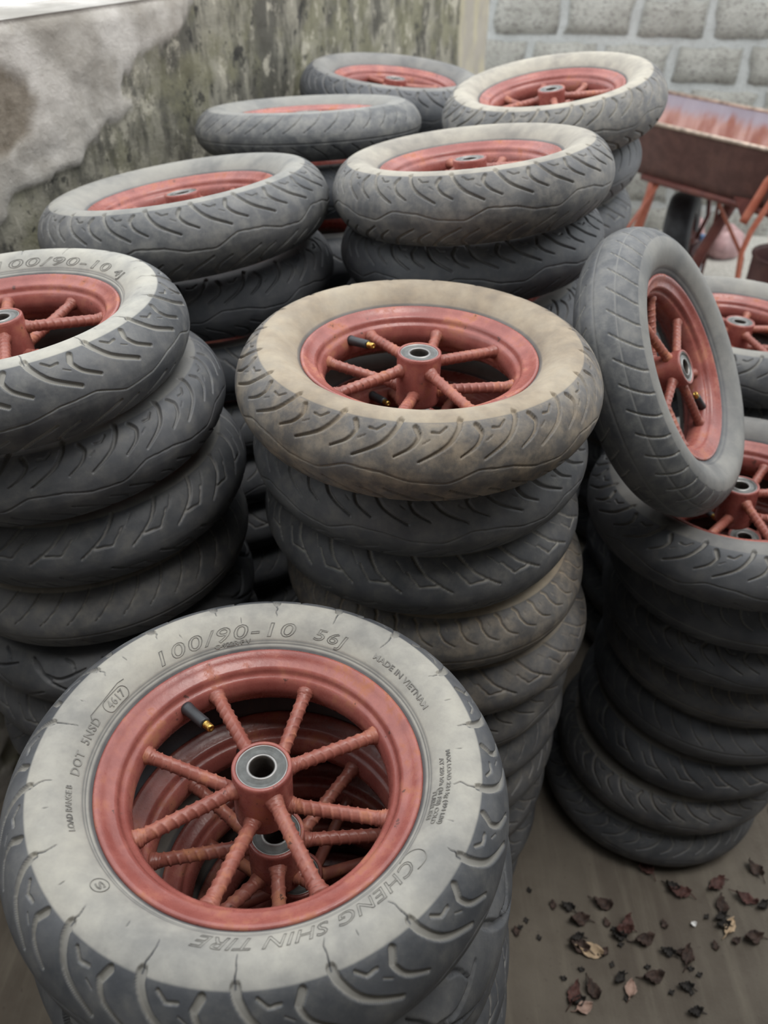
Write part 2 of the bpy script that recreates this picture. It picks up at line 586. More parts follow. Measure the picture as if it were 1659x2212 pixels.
VALVE_ME = lathe('valve_stem', [(.0001, 0), (.0066, 0), (.0064, .003), (.0060, .0055), (.0058, .009), (.0056, .030), (.0052, .0312), (.0001, .0314)], 20, [VALVE])
TIP_ME = lathe('valve_tip', [(.0001, .0310), (.0039, .0310), (.0039, .0330), (.0034, .0335), (.0039, .0345), (.0034, .0355), (.0039, .0365), (.0034, .0375), (.0038, .0385), (.0034, .0410), (.0016, .0411), (.0014, .0400), (.0001, .0400)], 16, [BRASS])

# ------------------------------------------------------------------ lettering
def text_mesh(txt, height, outline, shear=0.0, space=1.0, track=1.0):
    c = bpy.data.curves.new('lettering', 'FONT')
    c.body = txt
    c.size = height / .70
    c.shear = shear
    c.space_character = track
    c.resolution_u = 3
    if outline:
        c.fill_mode = 'NONE'
        c.bevel_depth = .00026
        c.bevel_resolution = 1
    else:
        c.extrude = .00035
        c.offset = .0001
    o = bpy.data.objects.new('lettering_tmp', c)
    COL.objects.link(o)
    dg = bpy.context.evaluated_depsgraph_get()
    me = bpy.data.meshes.new_from_object(o.evaluated_get(dg))
    bpy.data.objects.remove(o)
    bpy.data.curves.remove(c)
    n = len(me.vertices)
    V = np.zeros(n * 3, np.float32)
    me.vertices.foreach_get('co', V)
    V = V.reshape(-1, 3)
    return me, V

def sidewall_text(parent, txt, a0, a1, r, height, outline=False, shear=0.0, track=1.0):
    """letters along the sidewall, clockwise from angle a0 to a1 (deg), tops outward"""
    me, V = text_mesh(txt, height, outline, shear, 1.0, track)
    x0, x1 = V[:, 0].min(), V[:, 0].max()
    f = (V[:, 0] - x0) / max(1e-6, x1 - x0)
    th = np.radians(a0 + (a1 - a0) * f)
    rr = r + V[:, 1]
    zz = wall_z(rr) + .0005 + V[:, 2]
    W = np.stack([rr * np.cos(th), rr * np.sin(th), zz], -1).astype(np.float32)
    me.vertices.foreach_set('co', W.ravel())
    me.materials.clear()
    me.materials.append(LETTER)
    me.update()
    o = link('sidewall_lettering', me, parent)
    return o

def sidewall_line(parent, pts, rad=.0004):
    """raised moulded line through (angle deg, r) points"""
    P = []
    for a, r in pts:
        t = math.radians(a)
        P.append((r * math.cos(t), r * math.sin(t), float(wall_z(np.array([r]))[0]) + .0004))
    o = link('moulded_line', tube('moulded_line', P, rad, LETTER, 6), parent)
    return o

# ------------------------------------------------------------------ wheel builder
def wheel(label, group, loc, tilt=(0, 0), phase=0, kind='sport', dust=.8, tan=.2, tread=.1, s=1.0, w=1.0,
          flip=False, full=2, turn=None, normal=None, gdust=None):
    """full: 2 detailed, 1 plain spokes, 0 tyre and rim only (buried in a stack)"""
    n = Vector(normal).normalized() if normal else Vector((tilt[0], tilt[1], 1)).normalized()
    a = (Vector((1, 0, 0)) - n * n.x).normalized()
    b = n.cross(a)
    M = Matrix((a, b, n)).transposed().to_4x4()
    root = bpy.data.objects.new('scooter_wheel', None)
    COL.objects.link(root)
    root.empty_display_size = .05
    base = Vector(loc)
    root.matrix_world = Matrix.Translation(base) @ M @ Matrix.Diagonal((s, s, s * w, 1))
    tag(root, label, 'wheel', group)
    t = link('tire', TYRE[kind], root)
    tr = turn if turn is not None else random.uniform(0, 360)
    t.rotation_euler = (PI if flip else 0, 0, math.radians(tr))
    t['dust'], t['tan'], t['tread_dust'] = float(dust), float(tan), float(tread)
    t['groove_dust'] = float(dust * .70 if gdust is None else gdust)
    ph = math.radians(phase)
    link('rim', RIM, root, rot=(0, 0, random.uniform(0, 6)))
    if full:
        hi, lo = (SPOKE_HI, SPOKE_LO) if full == 2 else (SPOKE_HI_L, SPOKE_LO_L)
        for k in range(8):
            link('spoke', hi if k % 2 == 0 else lo, root, rot=(0, 0, ph + k * PI / 4))
        h = link('hub', HUB, root)
        link('bearing', BEARING, h, loc=(0, 0, HUB_T - .0008))
        link('bearing', BEARING, h, loc=(0, 0, HUB_B + .0008), rot=(PI, 0, 0))
        link('axle_spacer', SPACER, h)
        va = ph + math.radians(106)
        v = link('valve_stem', VALVE_ME, root, loc=(.1145 * math.cos(va), .1145 * math.sin(va), .0085),
                 rot=(0, math.radians(-82), va))
        tip = link('valve_tip', TIP_ME, v)
        tip['label'] = 'threaded brass valve tip'
    return root, t

Z0 = 1.5
G_FRONT, G_MID, G_LEFT = 'wheels stacked in the nearest pile', 'wheels stacked in the middle pile', 'wheels stacked in the left pile'
G_BL, G_BN, G_BB = 'wheels stacked by the stained wall', 'wheels stacked behind the left-back pile', 'wheels stacked farthest back by the wall'
G_BC, G_BR, G_R, G_E = 'wheels stacked in the pile behind the middle pile', 'wheels stacked before the wheelbarrow', 'wheels stacked in the right pile', 'wheels stacked at the right edge'

# ---- nearest pile
w1, t1 = wheel('nearest and largest scooter wheel, dusty cracked tire with sizes molded on its sidewall', G_FRONT,
               (-.107, .426, .873), (.047, .010), 30, 'front', .88, .12, .13, turn=12)
w1.name = 'scooter_wheel'
for args in (('100/90-10', 136, 84, .1490, .0115, True, .18, 1.12), ('56J', 77, 64, .1498, .0095, True, .2, 1.1),
             ('C-922R F V', 115, 101, .1450, .0028), ('MADE IN VIETNAM', 52, 22.5, .1530, .0048),
             ('CHENG SHIN TIRE', -36, -101, .1500, .0120, True, .35, 1.05),
             ('DOT  5NSD', 188, 166, .1500, .0062, False, 0, 1.1), ('4617', 160.2, 152.6, .1492, .0060, False, 0, 1.1),
             ('LOAD RANGE B', 208, 192, .1535, .0042), ('TUBELESS', -9.5, -20.5, .1486, .0032),
             ('AT 250 kPa (36 PSI) COLD', 2, -22, .1532, .0032), ('MAX LOAD 224 kg (494 LBS)', 4, -22, .1590, .0032)):
    sidewall_text(t1, *args).rotation_euler = (0, 0, -t1.rotation_euler.z)
sidewall_text(t1, 'S', -130.6, -133.2, .1530, .0055, True).rotation_euler = (0, 0, -t1.rotation_euler.z)
def stadium(a0, a1, r0, r1):
    rm, h = (r0 + r1) / 2, (r1 - r0) / 2
    da = math.degrees(h / rm)
    P = [(a, r1) for a in np.linspace(a0, a1, 12)]
    P += [(a1 - da * math.sin(t), rm + h * math.cos(t)) for t in np.linspace(0, PI, 9)[1:-1]]
    P += [(a, r0) for a in np.linspace(a1, a0, 12)]
    P += [(a0 + da * math.sin(t), rm - h * math.cos(t)) for t in np.linspace(0, PI, 9)[1:-1]]
    return P + P[:1]
for pts in (stadium(160, 152.8, .1472, .1572), [(168, .1555), (166.5, .1590), (152, .1600), (149.5, .1590)],
            [(-132 + 2.4 * math.cos(t), .1557 + .0062 * math.sin(t)) for t in np.linspace(0, 2 * PI, 24)],
            [(-34.6 + 3.4 * math.cos(t) * (1 if math.cos(t) > 0 else 2.2), .1560 + .0088 * math.sin(t)) for t in np.linspace(-PI * .62, PI * .62, 22)]):
    sidewall_line(t1, pts).rotation_euler = (0, 0, -t1.rotation_euler.z)
wheel('wheel with deep clean grooves directly under the nearest wheel', G_FRONT, (-.103, .428, .768), (.03, 0), 8, 'deep', .0, .1, .16, s=1.04, w=.98, turn=4)
wheel('third wheel from the top of the nearest pile, mostly hidden', G_FRONT, (-.090, .445, .664), (.01, 0), 20, 'sport', .6, .3, .12, full=1)
for i, z in enumerate((.561, .459, .357, .255, .152, .05)):
    wheel('dark scooter wheel buried low in the nearest pile', G_FRONT, (-.075 + .006 * (i % 3), .455 - .004 * (i % 2), z), (0, 0), 0,
          ('branch', 'sport', 'slash')[i % 3], .5, .3, .1, full=0, flip=i % 2 == 0)
# ---- middle pile
wheel('brown-dusted wheel with shiny bearing on top of the middle pile', G_MID, (.041, .873, 1.046), (.016, 0), 31, 'sport', .82, .95, .58, turn=352)
M = [(.047, .911, .938, 'sport', 1, .35, .2, .18, 2, 'dark wheel with a wavy tread line, second from the top of the middle pile'),
     (.052, .924, .834, 'branch', 0, .8, .2, .19, 0, 'bluish black wheel with forked grooves, third from the top of the middle pile'),
     (.074, .927, .730, 'comma', 0, 1.0, .85, .46, 0, 'tan-dusted wheel with close curved slits, fourth from the top of the middle pile'),
     (.095, .930, .630, 'branch', 0, .6, .9, .28, 0, 'brown dusted wheel under the tan slit-tread wheel in the middle pile'),
     (.082, .935, .533, 'sport', 1, .5, .7, .22, 0, 'brownish wheel sixth from the top of the middle pile'),
     (.086, .940, .436, 'slash', 0, .4, .5, .18, 0, 'dull gray wheel seventh from the top of the middle pile'),
     (.083, .940, .340, 'sport', 0, .4, .5, .2, 0, 'dull gray wheel eighth from the top of the middle pile'),
     (.078, .935, .243, 'branch', 0, .4, .5, .16, 0, 'grooved wheel third from the floor in the middle pile'),
     (.070, .920, .146, 'sport', 1, .4, .4, .12, 0, 'dark wheel second from the floor in the middle pile'),
     (.048, .900, .050, 'deep', 0, .3, .3, .08, 0, 'dark wheel on the floor at the bottom of the middle pile')]
for x, y, z, k, fl, du, ta, td, fu, lab in M:
    wheel(lab, G_MID, (x, y, z), (random.uniform(-.012, .012), random.uniform(-.012, .012)), random.uniform(0, 45), k, du, ta, td, flip=bool(fl), full=fu, w=.98)
# ---- left pile
w3, t3 = wheel('gray wheel cut off by the left edge, rim chipped, on top of the left pile', G_LEFT, (-.441, .880, 1.088), (-.055, -.004), 20, 'front', .92, .05, .22, s=.97, turn=40)
for args in (('100/90-10', 112, 47, .1488, .0105, True, .18, 1.1), ('4J', 42, 33, .1495, .0085, True, .2, 1.1)):
    sidewall_text(t3, *args).rotation_euler = (0, 0, -t3.rotation_euler.z)
Lp = [(-.413, .907, .982, 'sport', 0, .28, .2, .13, 1, 'dark wheel with hooked grooves, second from the top of the left pile', (-.10, -.01)),
      (-.400, .920, .876, 'branch', 1, .4, .2, .12, 0, 'dark wheel with U-shaped grooves, third from the top of the left pile', (-.06, 0)),
      (-.409, .926, .768, 'slash', 0, .6, .4, .22, 0, 'wheel with thin slanted slashes, fourth from the top of the left pile', (-.05, 0)),
      (-.410, .920, .664, 'deep', 0, .0, .4, .08, 0, 'near-black wheel with deep wide grooves, left of the nearest wheel', (-.03, 0))]
for x, y, z, k, fl, du, ta, td, fu, lab, ti in Lp:
    wheel(lab, G_LEFT, (x, y, z), ti, random.uniform(0, 45), k, du, ta, td, flip=bool(fl), full=fu, s=.97)
for i in range(6):
    wheel('dark scooter wheel buried low in the left pile', G_LEFT, (-.41, .92, .05 + .1023 * i), (0, 0), 0, ('sport', 'slash', 'branch')[i % 3], .4, .3, .08, full=0, s=.98)
# ---- pile by the stained wall
wheel('tilted wheel by the stained wall, dirt-caked tread edge, behind the left pile', G_BL, (-.315, 1.321, 1.101), (-.130, .068), 194, 'sport', .62, .05, .30, s=1.06, gdust=.5, flip=True, turn=8)
wheel('dark wheel under the tilted wheel by the stained wall', G_BL, (-.302, 1.358, .990), (-.085, .035), 5, 'sport', .15, .1, .08, full=1, turn=30)
for i in range(9):
    wheel('dark scooter wheel buried in the pile by the stained wall', G_BL, (-.305, 1.36, .05 + .1042 * i), (-.04 if i == 8 else 0, .015 if i == 8 else 0), 0, ('sport', 'slash', 'branch')[i % 3], .4, .2, .06, full=0)
# ---- narrow-tyre pile behind
wheel('narrow gray-blue wheel with slanted slashes, seen almost edge-on near the wall', G_BN, (-.152, 1.782, 1.137), (-.04, .095), 190, 'slash', .5, .0, .38, s=1.05, w=.8)
wheel('dark wheel under the narrow gray-blue slashed wheel', G_BN, (-.150, 1.790, 1.038), (-.03, .07), 5, 'branch', .4, .1, .03, full=0)
for i in range(9):
    wheel('dark scooter wheel buried in the pile behind the tilted left wheel', G_BN, (-.152, 1.79, .05 + .1085 * i), (0, 0), 0, ('sport', 'slash', 'branch')[i % 3], .4, .2, .06, full=0, w=1.05)
# ---- farthest pile
wheel('farthest wheel by the wall, dark tire tipped toward the camera', G_BB, (.025, 2.236, 1.119), (.087, -.039), 210, 'sport', .35, .2, .10, s=1.08, flip=True)
wheel('dark wheel under the farthest wheel by the wall', G_BB, (.025, 2.240, 1.000), (.05, -.02), 5, 'branch', .3, .1, .02, full=0, s=1.1)
for i in range(8):
    wheel('dark scooter wheel buried in the farthest pile by the wall', G_BB, (.025, 2.24, .059 + .1168 * i), (0, 0), 0, ('sport', 'slash', 'branch')[i % 3], .4, .2, .06, full=0, s=1.08, w=1.1)
# ---- pile before the wheelbarrow
wheel('pale sun-bleached dusty wheel in front of the wheelbarrow', G_BR, (.330, 1.755, 1.179), (-.160, -.070), 180, 'sport', .95, .35, .5, turn=20)
wheel('dark wheel second from the top in front of the wheelbarrow', G_BR, (.305, 1.770, 1.073), (-.12, -.05), 5, 'slash', .35, .1, .12, full=1)
wheel('dark wheel third from the top in front of the wheelbarrow', G_BR, (.308, 1.785, .966), (-.085, -.035), 5, 'branch', .6, .1, .12, full=0)
for i in range(9):
    wheel('dark scooter wheel buried in the pile in front of the wheelbarrow', G_BR, (.31, 1.815, .05 + .1000 * i), (0, 0), 0, ('sport', 'slash', 'branch')[i % 3], .4, .2, .06, full=0)
# ---- pile behind the middle pile
wheel('tilted wheel with pale sidewall right behind the middle pile', G_BC, (.135, 1.320, 1.154), (-.110, .060), 192, 'sport', .82, .35, .38, flip=True, turn=15, gdust=.55)
wheel('dark grooved wheel under the tilted pale-walled wheel behind the middle pile', G_BC, (.144, 1.355, 1.050), (-.09, .04), 5, 'sport', .28, .1, .10, flip=True, full=1, turn=3)
for i in range(10):
    wheel('dark scooter wheel buried in the pile behind the middle pile', G_BC, (.133 + .006 * (i % 2), 1.374, .049 + .0980 * i), (-.04 if i > 8 else -.02 if i > 7 else 0, .02 if i > 8 else .01 if i > 7 else 0), 0, ('sport', 'slash', 'branch')[i % 3], .4, .2, .06, full=0, w=.98)
# ---- right pile and the leaning wheel
wheel('leaning wheel standing on edge against the piles, spoked hub facing right', 'leaning wheel', (.4045, 1.0505, .959), None, -117, 'rib', .42, .05, .26, gdust=.85, s=.97, flip=True, normal=(.744, -.410, .527))
wheel('wheel at the right edge with the leaning wheel standing in it', G_R, (.562, 1.040, .735), (-.052, .038), 5, 'sport', .30, .3, .10, s=1.07, gdust=.4, turn=20)
Rp = [(.597, 1.045, .632, 'comma', .5, .2, .06, 'bluish dark wheel, second from the top of the right pile'),
      (.606, 1.052, .534, 'sport', .4, .3, .08, 'dark wheel, third from the top of the right pile'),
      (.624, 1.062, .437, 'comma', .7, .6, .16, 'wheel with olive dusty tread, fourth from the top of the right pile'),
      (.622, 1.060, .340, 'slash', .4, .4, .06, 'shaded dark wheel, fifth from the top of the right pile'),
      (.605, 1.055, .243, 'branch', .4, .4, .05, 'shaded dark wheel, third from the floor in the right pile'),
      (.575, 1.047, .146, 'sport', .5, .5, .14, 'wheel with curved grooves, second from the floor in the right pile'),
      (.556, 1.040, .048, 'sport', .4, .1, .10, 'grooved wheel on the leaf-strewn floor under the right pile')]
for i, (x, y, z, k, du, ta, td, lab) in enumerate(Rp):
    wheel(lab, G_R, (x, y, z), (-.03 if i < 2 else 0, 0), 0, k, du, ta, td, full=1 if i == 0 else 0, w=.97, flip=bool(i % 2))
# ---- low pile far behind the leaning wheel
wheel('low gray wheel seen through the spokes of the leaning wheel', 'wheels stacked behind the leaning wheel', (.735, 1.985, .600), (.02, -.02), 12, 'sport', .7, .1, .15)
for i in range(5):
    wheel('dark scooter wheel buried in the low pile behind the leaning wheel', 'wheels stacked behind the leaning wheel', (.735, 1.985, .05 + .109 * i), (0, 0), 0, ('sport', 'slash', 'branch')[i % 3], .5, .2, .1, full=0)
# ---- pile at the right edge
wheel('wheel with red spokes half hidden behind the leaning wheel, at the right edge', G_E, (.705, 1.510, .802), (.029, .004), 15, 'sport', .55, .15, .2, s=1.07)
for i in range(7):
    wheel('dark scooter wheel buried in the pile at the right edge', G_E, (.708, 1.515, .05 + .108 * i), (0, 0), 0, ('sport', 'slash', 'branch')[i % 3], .5, .2, .1, full=1 if i == 6 else 0)

# ------------------------------------------------------------------ setting materials
def mat_floor():
    m, nt, b = new_mat('dirty_concrete')
    g = NB(nt)
    tc = g.n('ShaderNodeTexCoord')
    v = tc.outputs['Object']
    sep = g.n('ShaderNodeSeparateXYZ')
    g.put(sep.inputs[0], v)
    mp = g.n('ShaderNodeMapping')
    g.put(mp.inputs['Vector'], v)
    mp.inputs['Rotation'].default_value = (0, 0, math.radians(-14))
    mp.inputs['Scale'].default_value = (26, 2.2, 1)
    streak = g.noise(mp.outputs[0], 1.0, 6, .6)
    n1 = g.noise(v, 5, 5, .6)
    n2 = g.noise(v, 70, 4, .7)
    n3 = g.noise(v, 260, 2, .6)
    c = g.mix(g.ramp(n1, .3, .7), (.095, .078, .062), (.15, .13, .105))
    c = g.mix(g.ramp(streak, .45, .75, 0, .55), c, (.22, .195, .155))
    c = g.mix(g.ramp(n2, .62, .72, 0, .6), c, (.075, .06, .05))
    grav = g.mix(g.ramp(n2, .35, .65), (.30, .29, .26), (.56, .55, .51))
    grav = g.mix(g.ramp(n3, .58, .68, 0, .7), grav, (.16, .15, .14))
    yy = g.math('ADD', sep.outputs[1], g.math('MULTIPLY', n1, .8))
    col = g.mix(g.ramp(yy, 3.4, 4.0), c, grav)
    g.put(b.inputs['Base Color'], col)
    b.inputs['Roughness'].default_value = .9
    g.bump(g.math('ADD', n3, g.math('MULTIPLY', n2, 1.5)), .5, .002, b)
    return m

def mat_wall():
    m, nt, b = new_mat('stained_plaster_wall')
    g = NB(nt)
    tc = g.n('ShaderNodeTexCoord')
    v = tc.outputs['Object']
    pl, br, sm = g.attr('plaster'), g.attr('bare'), g.attr('smooth_strip')
    mp = g.n('ShaderNodeMapping')
    g.put(mp.inputs['Vector'], v)
    mp.inputs['Scale'].default_value = (13, 13, 4.5)
    st = g.noise(mp.outputs[0], 1.0, 7, .65)
    n1 = g.noise(v, 6, 5, .6)
    n2 = g.noise(v, 26, 6, .7)
    n3 = g.noise(v, 120, 3, .6)
    n4 = g.noise(v, 11, 7, .72)
    raw = g.mix(g.ramp(st, .42, .58), (.095, .090, .074), (.27, .255, .205))
    raw = g.mix(g.ramp(n1, .46, .62, 0, .75), raw, (.19, .182, .115))
    raw = g.mix(g.ramp(n4, .54, .64, 0, .85), raw, (.46, .43, .35))
    raw = g.mix(g.ramp(st, .62, .68, 0, .6), raw, (.46, .43, .36))
    raw = g.mix(g.ramp(n4, .43, .36, 0, .9), raw, (.030, .029, .026))
    raw = g.mix(g.ramp(n2, .40, .33, 0, .8), raw, (.022, .021, .019))
    pla = g.mix(g.ramp(n1, .35, .65), (.32, .295, .26), (.58, .55, .51))
    pla = g.mix(g.ramp(n2, .60, .74, 0, .5), pla, (.22, .19, .16))
    pla = g.mix(g.ramp(st, .62, .72, 0, .5), pla, (.30, .23, .16))
    bare = g.mix(g.ramp(n2, .3, .7), (.15, .125, .095), (.27, .235, .19))
    col = g.mix(pl, raw, pla)
    col = g.mix(br, col, bare)
    strip = g.mix(g.ramp(st, .4, .65), (.36, .33, .28), (.44, .40, .28))
    col = g.mix(sm, col, strip)
    g.put(b.inputs['Base Color'], col)
    b.inputs['Roughness'].default_value = .92
    g.bump(g.math('ADD', n3, g.math('MULTIPLY', n2, 2.0)), .35, .004, b)
    return m

def mat_block(name, a, c, e):
    m, nt, b = new_mat(name)
    g = NB(nt)
    v = g.obj_vec(3.0)
    n1 = g.noise(v, 8, 4, .6)
    mp = g.n('ShaderNodeMapping')
    g.put(mp.inputs['Vector'], v)
    mp.inputs['Scale'].default_value = (.55, 1, 1)
    n2 = g.noise(mp.outputs[0], 95, 6, .8)
    col = g.mix(g.ramp(n1, .3, .7), a, c)
    col = g.mix(g.ramp(n2, .51, .60, 0, .9), col, e)
    g.put(b.inputs['Base Color'], col)
    b.inputs['Roughness'].default_value = .95
    g.bump(n2, .9, .01, b)
    return m

FLOOR = mat_floor()
WALL = mat_wall()
BLOCK = mat_block('rough_block', (.35, .34, .305), (.46, .45, .41), (.16, .15, .135))
MORTAR = mat_block('smeared_mortar', (.47, .48, .465), (.57, .58, .565), (.40, .40, .385))

# ------------------------------------------------------------------ floor
gx, gy = np.linspace(-2.2, 4.6, 120), np.linspace(-1.2, 6.0, 120)
X, Y = np.meshgrid(gx, gy, indexing='ij')
Zf = -.002 * vnoise(X * 3, Y * 3, 21, 4)
V = np.stack([X, Y, Zf], -1).reshape(-1, 3)
fl = link('floor', mesh_np('floor', V, grid_faces(120, 120, False), [FLOOR]))
fl['kind'] = 'structure'
fl['label'] = 'dirty brown concrete floor turning to pale gravel far back'

# ------------------------------------------------------------------ stained wall at the left
E0 = Vector((.425, 3.9, 0))
WD = Vector((-.389, -.921, 0)).normalized()
WN = Vector((.921, -.389, 0))              # towards the yard
WTOP = 1.352
nt_, nz_ = 420, 170
tt, zz = np.meshgrid(np.linspace(0, 5.2, nt_), np.linspace(0, WTOP, nz_), indexing='ij')
nz1 = vnoise(tt * 9, zz * 9, 3, 5)
nz2 = vnoise(tt * 30, zz * 22, 4, 4)
edge_t = np.interp(zz, [.9, 1.02, 1.106, 1.125, 1.15, 1.168, 1.198, 1.257, 1.276, 1.307, 1.352],
                   [3.1, 2.85, 2.62, 2.50, 2.444, 2.39, 2.34, 2.286, 2.261, 2.158, 2.12])
pl = sstep(tt - edge_t + .22 * (nz1 - .5) + .12 * (nz2 - .5), -.012, .022)
bare = sstep(.062 - np.hypot((tt - 2.70) * .8, zz - 1.235) + .07 * (nz1 - .5) + .03 * (nz2 - .5), -.008, .008) * pl
strip = sstep(.36 - tt + .02 * (nz2 - .5), -.01, .01)
disp = .010 * (nz1 - .5) + .010 * (nz2 - .5) * (1 - strip) + .005 * pl - .005 * bare + .006 * strip
top_in = sstep(zz, WTOP - .02, WTOP)
disp = disp - .012 * top_in * (nz2)
Pw = np.stack([E0.x + WD.x * tt + WN.x * disp, E0.y + WD.y * tt + WN.y * disp, zz], -1).reshape(-1, 3)
F = grid_faces(nt_, nz_, False)
# thickness: top and far end
back = np.stack([E0.x + WD.x * tt[:, -1] - WN.x * .16, E0.y + WD.y * tt[:, -1] - WN.y * .16, np.full(nt_, WTOP)], -1)
back0 = back.copy(); back0[:, 2] = 0
o1 = len(Pw); o2 = o1 + nt_
i = np.arange(nt_ - 1)
Ft = np.stack([i * nz_ + nz_ - 1, o1 + i, o1 + i + 1, (i + 1) * nz_ + nz_ - 1], -1)[:, ::-1]
Fb = np.stack([o1 + i, o2 + i, o2 + i + 1, o1 + i + 1], -1)[:, ::-1]
Fe = np.array([[0, nz_ - 1, o1, o2]])
me = mesh_np('wall_left', np.vstack([Pw, back, back0]), np.vstack([F[:, ::-1], Ft, Fb, Fe]), [WALL])
for nm, arr in (('plaster', pl), ('bare', bare), ('smooth_strip', strip)):
    at = me.attributes.new(nm, 'FLOAT', 'POINT')
    at.data.foreach_set('value', np.concatenate([arr.ravel(), np.ones(2 * nt_) * (1 if nm == 'plaster' else 0)]).astype(np.float32))
wl = link('wall_left', me)
wl['kind'] = 'structure'
wl['label'] = 'low mossy wall with peeling pale plaster on the left'

# ------------------------------------------------------------------ block wall at the back
B0 = Vector((1.47, 4.70, 0))
BDx = Vector((1, -.2, 0)).normalized()
BNn = Vector((-.2, -1, 0)).normalized()     # towards the camera
nu_, nv_ = 90, 44
ss, hz = np.meshgrid(np.linspace(-2.3, 3.3, nu_), np.linspace(-.05, 2.6, nv_), indexing='ij')
dd = .004 * (vnoise(ss * 14, hz * 14, 31, 3) - .5)
Pm = np.stack([B0.x + BDx.x * ss + BNn.x * dd, B0.y + BDx.y * ss + BNn.y * dd, hz], -1).reshape(-1, 3)
Pm2 = Pm - np.array([BNn.x, BNn.y, 0]) * .14
Fm = grid_faces(nu_, nv_, False)
wb = link('wall_back', mesh_np('wall_back', np.vstack([Pm, Pm2]), np.vstack([Fm, Fm[:, ::-1] + len(Pm)]), [MORTAR]))
wb['kind'] = 'structure'
wb['label'] = 'gray hollow-block wall with wide smeared mortar joints'

def block_mesh(seed, wdt, hgt):
    r = np.random.default_rng(seed)
    nx, nz = 7, 4
    V = np.zeros((nx, nz, 3))
    for a in range(nx):
        for c in range(nz):
            ea, ec = a in (0, nx - 1), c in (0, nz - 1)
            x = (a / (nx - 1) - .5) * wdt + r.uniform(-.011, .011)
            z = (c / (nz - 1) - .5) * hgt + r.uniform(-.008, .008)
            y = (.0055 if (ea or ec) else .0085) + r.uniform(-.0015, .003)
            V[a, c] = (x, -y, z)
    F = grid_faces(nx, nz, False)
    # skirt pushed into the mortar
    ring = [(a, 0) for a in range(nx)] + [(nx - 1, c) for c in range(1, nz)] + [(a, nz - 1) for a in range(nx - 2, -1, -1)] + [(0, c) for c in range(nz - 2, 0, -1)]
    base = V.reshape(-1, 3)
    sk = np.array([V[a, c] + np.array([0, .03, 0]) for a, c in ring])
    n0 = len(base)
    Fs = []
    for q in range(len(ring)):
        q2 = (q + 1) % len(ring)
        i0, i1 = ring[q][0] * nz + ring[q][1], ring[q2][0] * nz + ring[q2][1]
        Fs.append((i0, n0 + q, n0 + q2, i1))
    return mesh_np('block', np.vstack([base, sk]), np.vstack([F, np.array(Fs)]), [BLOCK])
BL = [block_mesh(50 + k, .318, .160) for k in range(5)]
ang = math.atan2(BDx.y, BDx.x)
bi = 0
for row in range(12):
    zc = .035 + .2 * row
    off = (-.047 if row % 2 else -.18) + .02 * ((row * 7) % 3 - 1)
    for k in range(-6, 10):
        s_ = off + .362 * k
        if s_ < -2.2 or s_ > 3.1:
            continue
        p = B0 + BDx * s_
        o = link('block', BL[bi % 5], wb, loc=(p.x, p.y, zc), rot=((0, 0, ang) if bi % 2 else (0, 0, ang)))
        bi += 1

# ------------------------------------------------------------------ unseen slabs around the viewer, added to shade the lower stacks
SHADE_SLAB = mat_plain('dark_shade_slab', (.17, .155, .135), .9, 0, .25, 3)
def slab(name, lo, hi):
    x0, y0, z0 = lo; x1, y1, z1 = hi
    V = [(x0, y0, z0), (x1, y0, z0), (x1, y1, z0), (x0, y1, z0), (x0, y0, z1), (x1, y0, z1), (x1, y1, z1), (x0, y1, z1)]
    F = [(0, 3, 2, 1), (4, 5, 6, 7), (0, 1, 5, 4), (1, 2, 6, 5), (2, 3, 7, 6), (3, 0, 4, 7)]
    o = link(name, mesh_np(name, V, F, [SHADE_SLAB], False))
    o['kind'] = 'structure'
    return o
slab('shade_wall_rear', (-2.4, -1.55, 0), (2.4, -1.4, 2.4))
slab('shade_ceiling', (-2.4, -1.55, 2.4), (2.4, .05, 2.5))
slab('shade_wall_right', (1.75, -1.4, 0), (1.9, 1.3, 2.4))
# ------------------------------------------------------------------ wheelbarrow
BARROW_OUT = mat_paint('rusty_red_tray_outside', (.085, .035, .030), (.13, .058, .050), (.12, .06, .04), .55, .5)
def mat_tray_in():
    m, nt, b = new_mat('worn_tray_inside')
    g = NB(nt)
    tc = g.n('ShaderNodeTexCoord')
    v = tc.outputs['Object']
    mp = g.n('ShaderNodeMapping'); g.put(mp.inputs['Vector'], v); mp.inputs['Scale'].default_value = (9, 9, 1.5)
    st = g.noise(mp.outputs[0], 1.6, 5, .6)
    n2 = g.noise(v, 30, 4, .7)
    sep = g.n('ShaderNodeSeparateXYZ'); g.put(sep.inputs[0], v)
    c = g.mix(g.ramp(st, .35, .65), (.30, .125, .095), (.52, .33, .29))
    c = g.mix(g.ramp(n2, .55, .70, 0, .5), c, (.42, .20, .08))
    hi = g.ramp(g.math('ADD', sep.outputs[2], g.math('MULTIPLY', st, .16)), .215, .275)
    c = g.mix(g.math('MULTIPLY', hi, .7), c, (.29, .33, .42))
    g.put(b.inputs['Base Color'], c)
    b.inputs['Roughness'].default_value = .55
    return m
TRAY_IN = mat_tray_in()
RIM_EDGE = mat_plain('worn_bare_edge', (.42, .33, .27), .45, .4, .4, 30)
ORANGE = mat_paint('orange_red_tube_paint', (.36, .095, .055), (.44, .15, .095), (.30, .10, .05), .45, .5)
DARKRED = mat_paint('dark_red_frame_paint', (.11, .030, .025), (.17, .05, .04), (.14, .06, .04), .5, .5)
DARKRUB = mat_plain('black_solid_rubber', (.022, .023, .026), .55, 0, .3, 40)

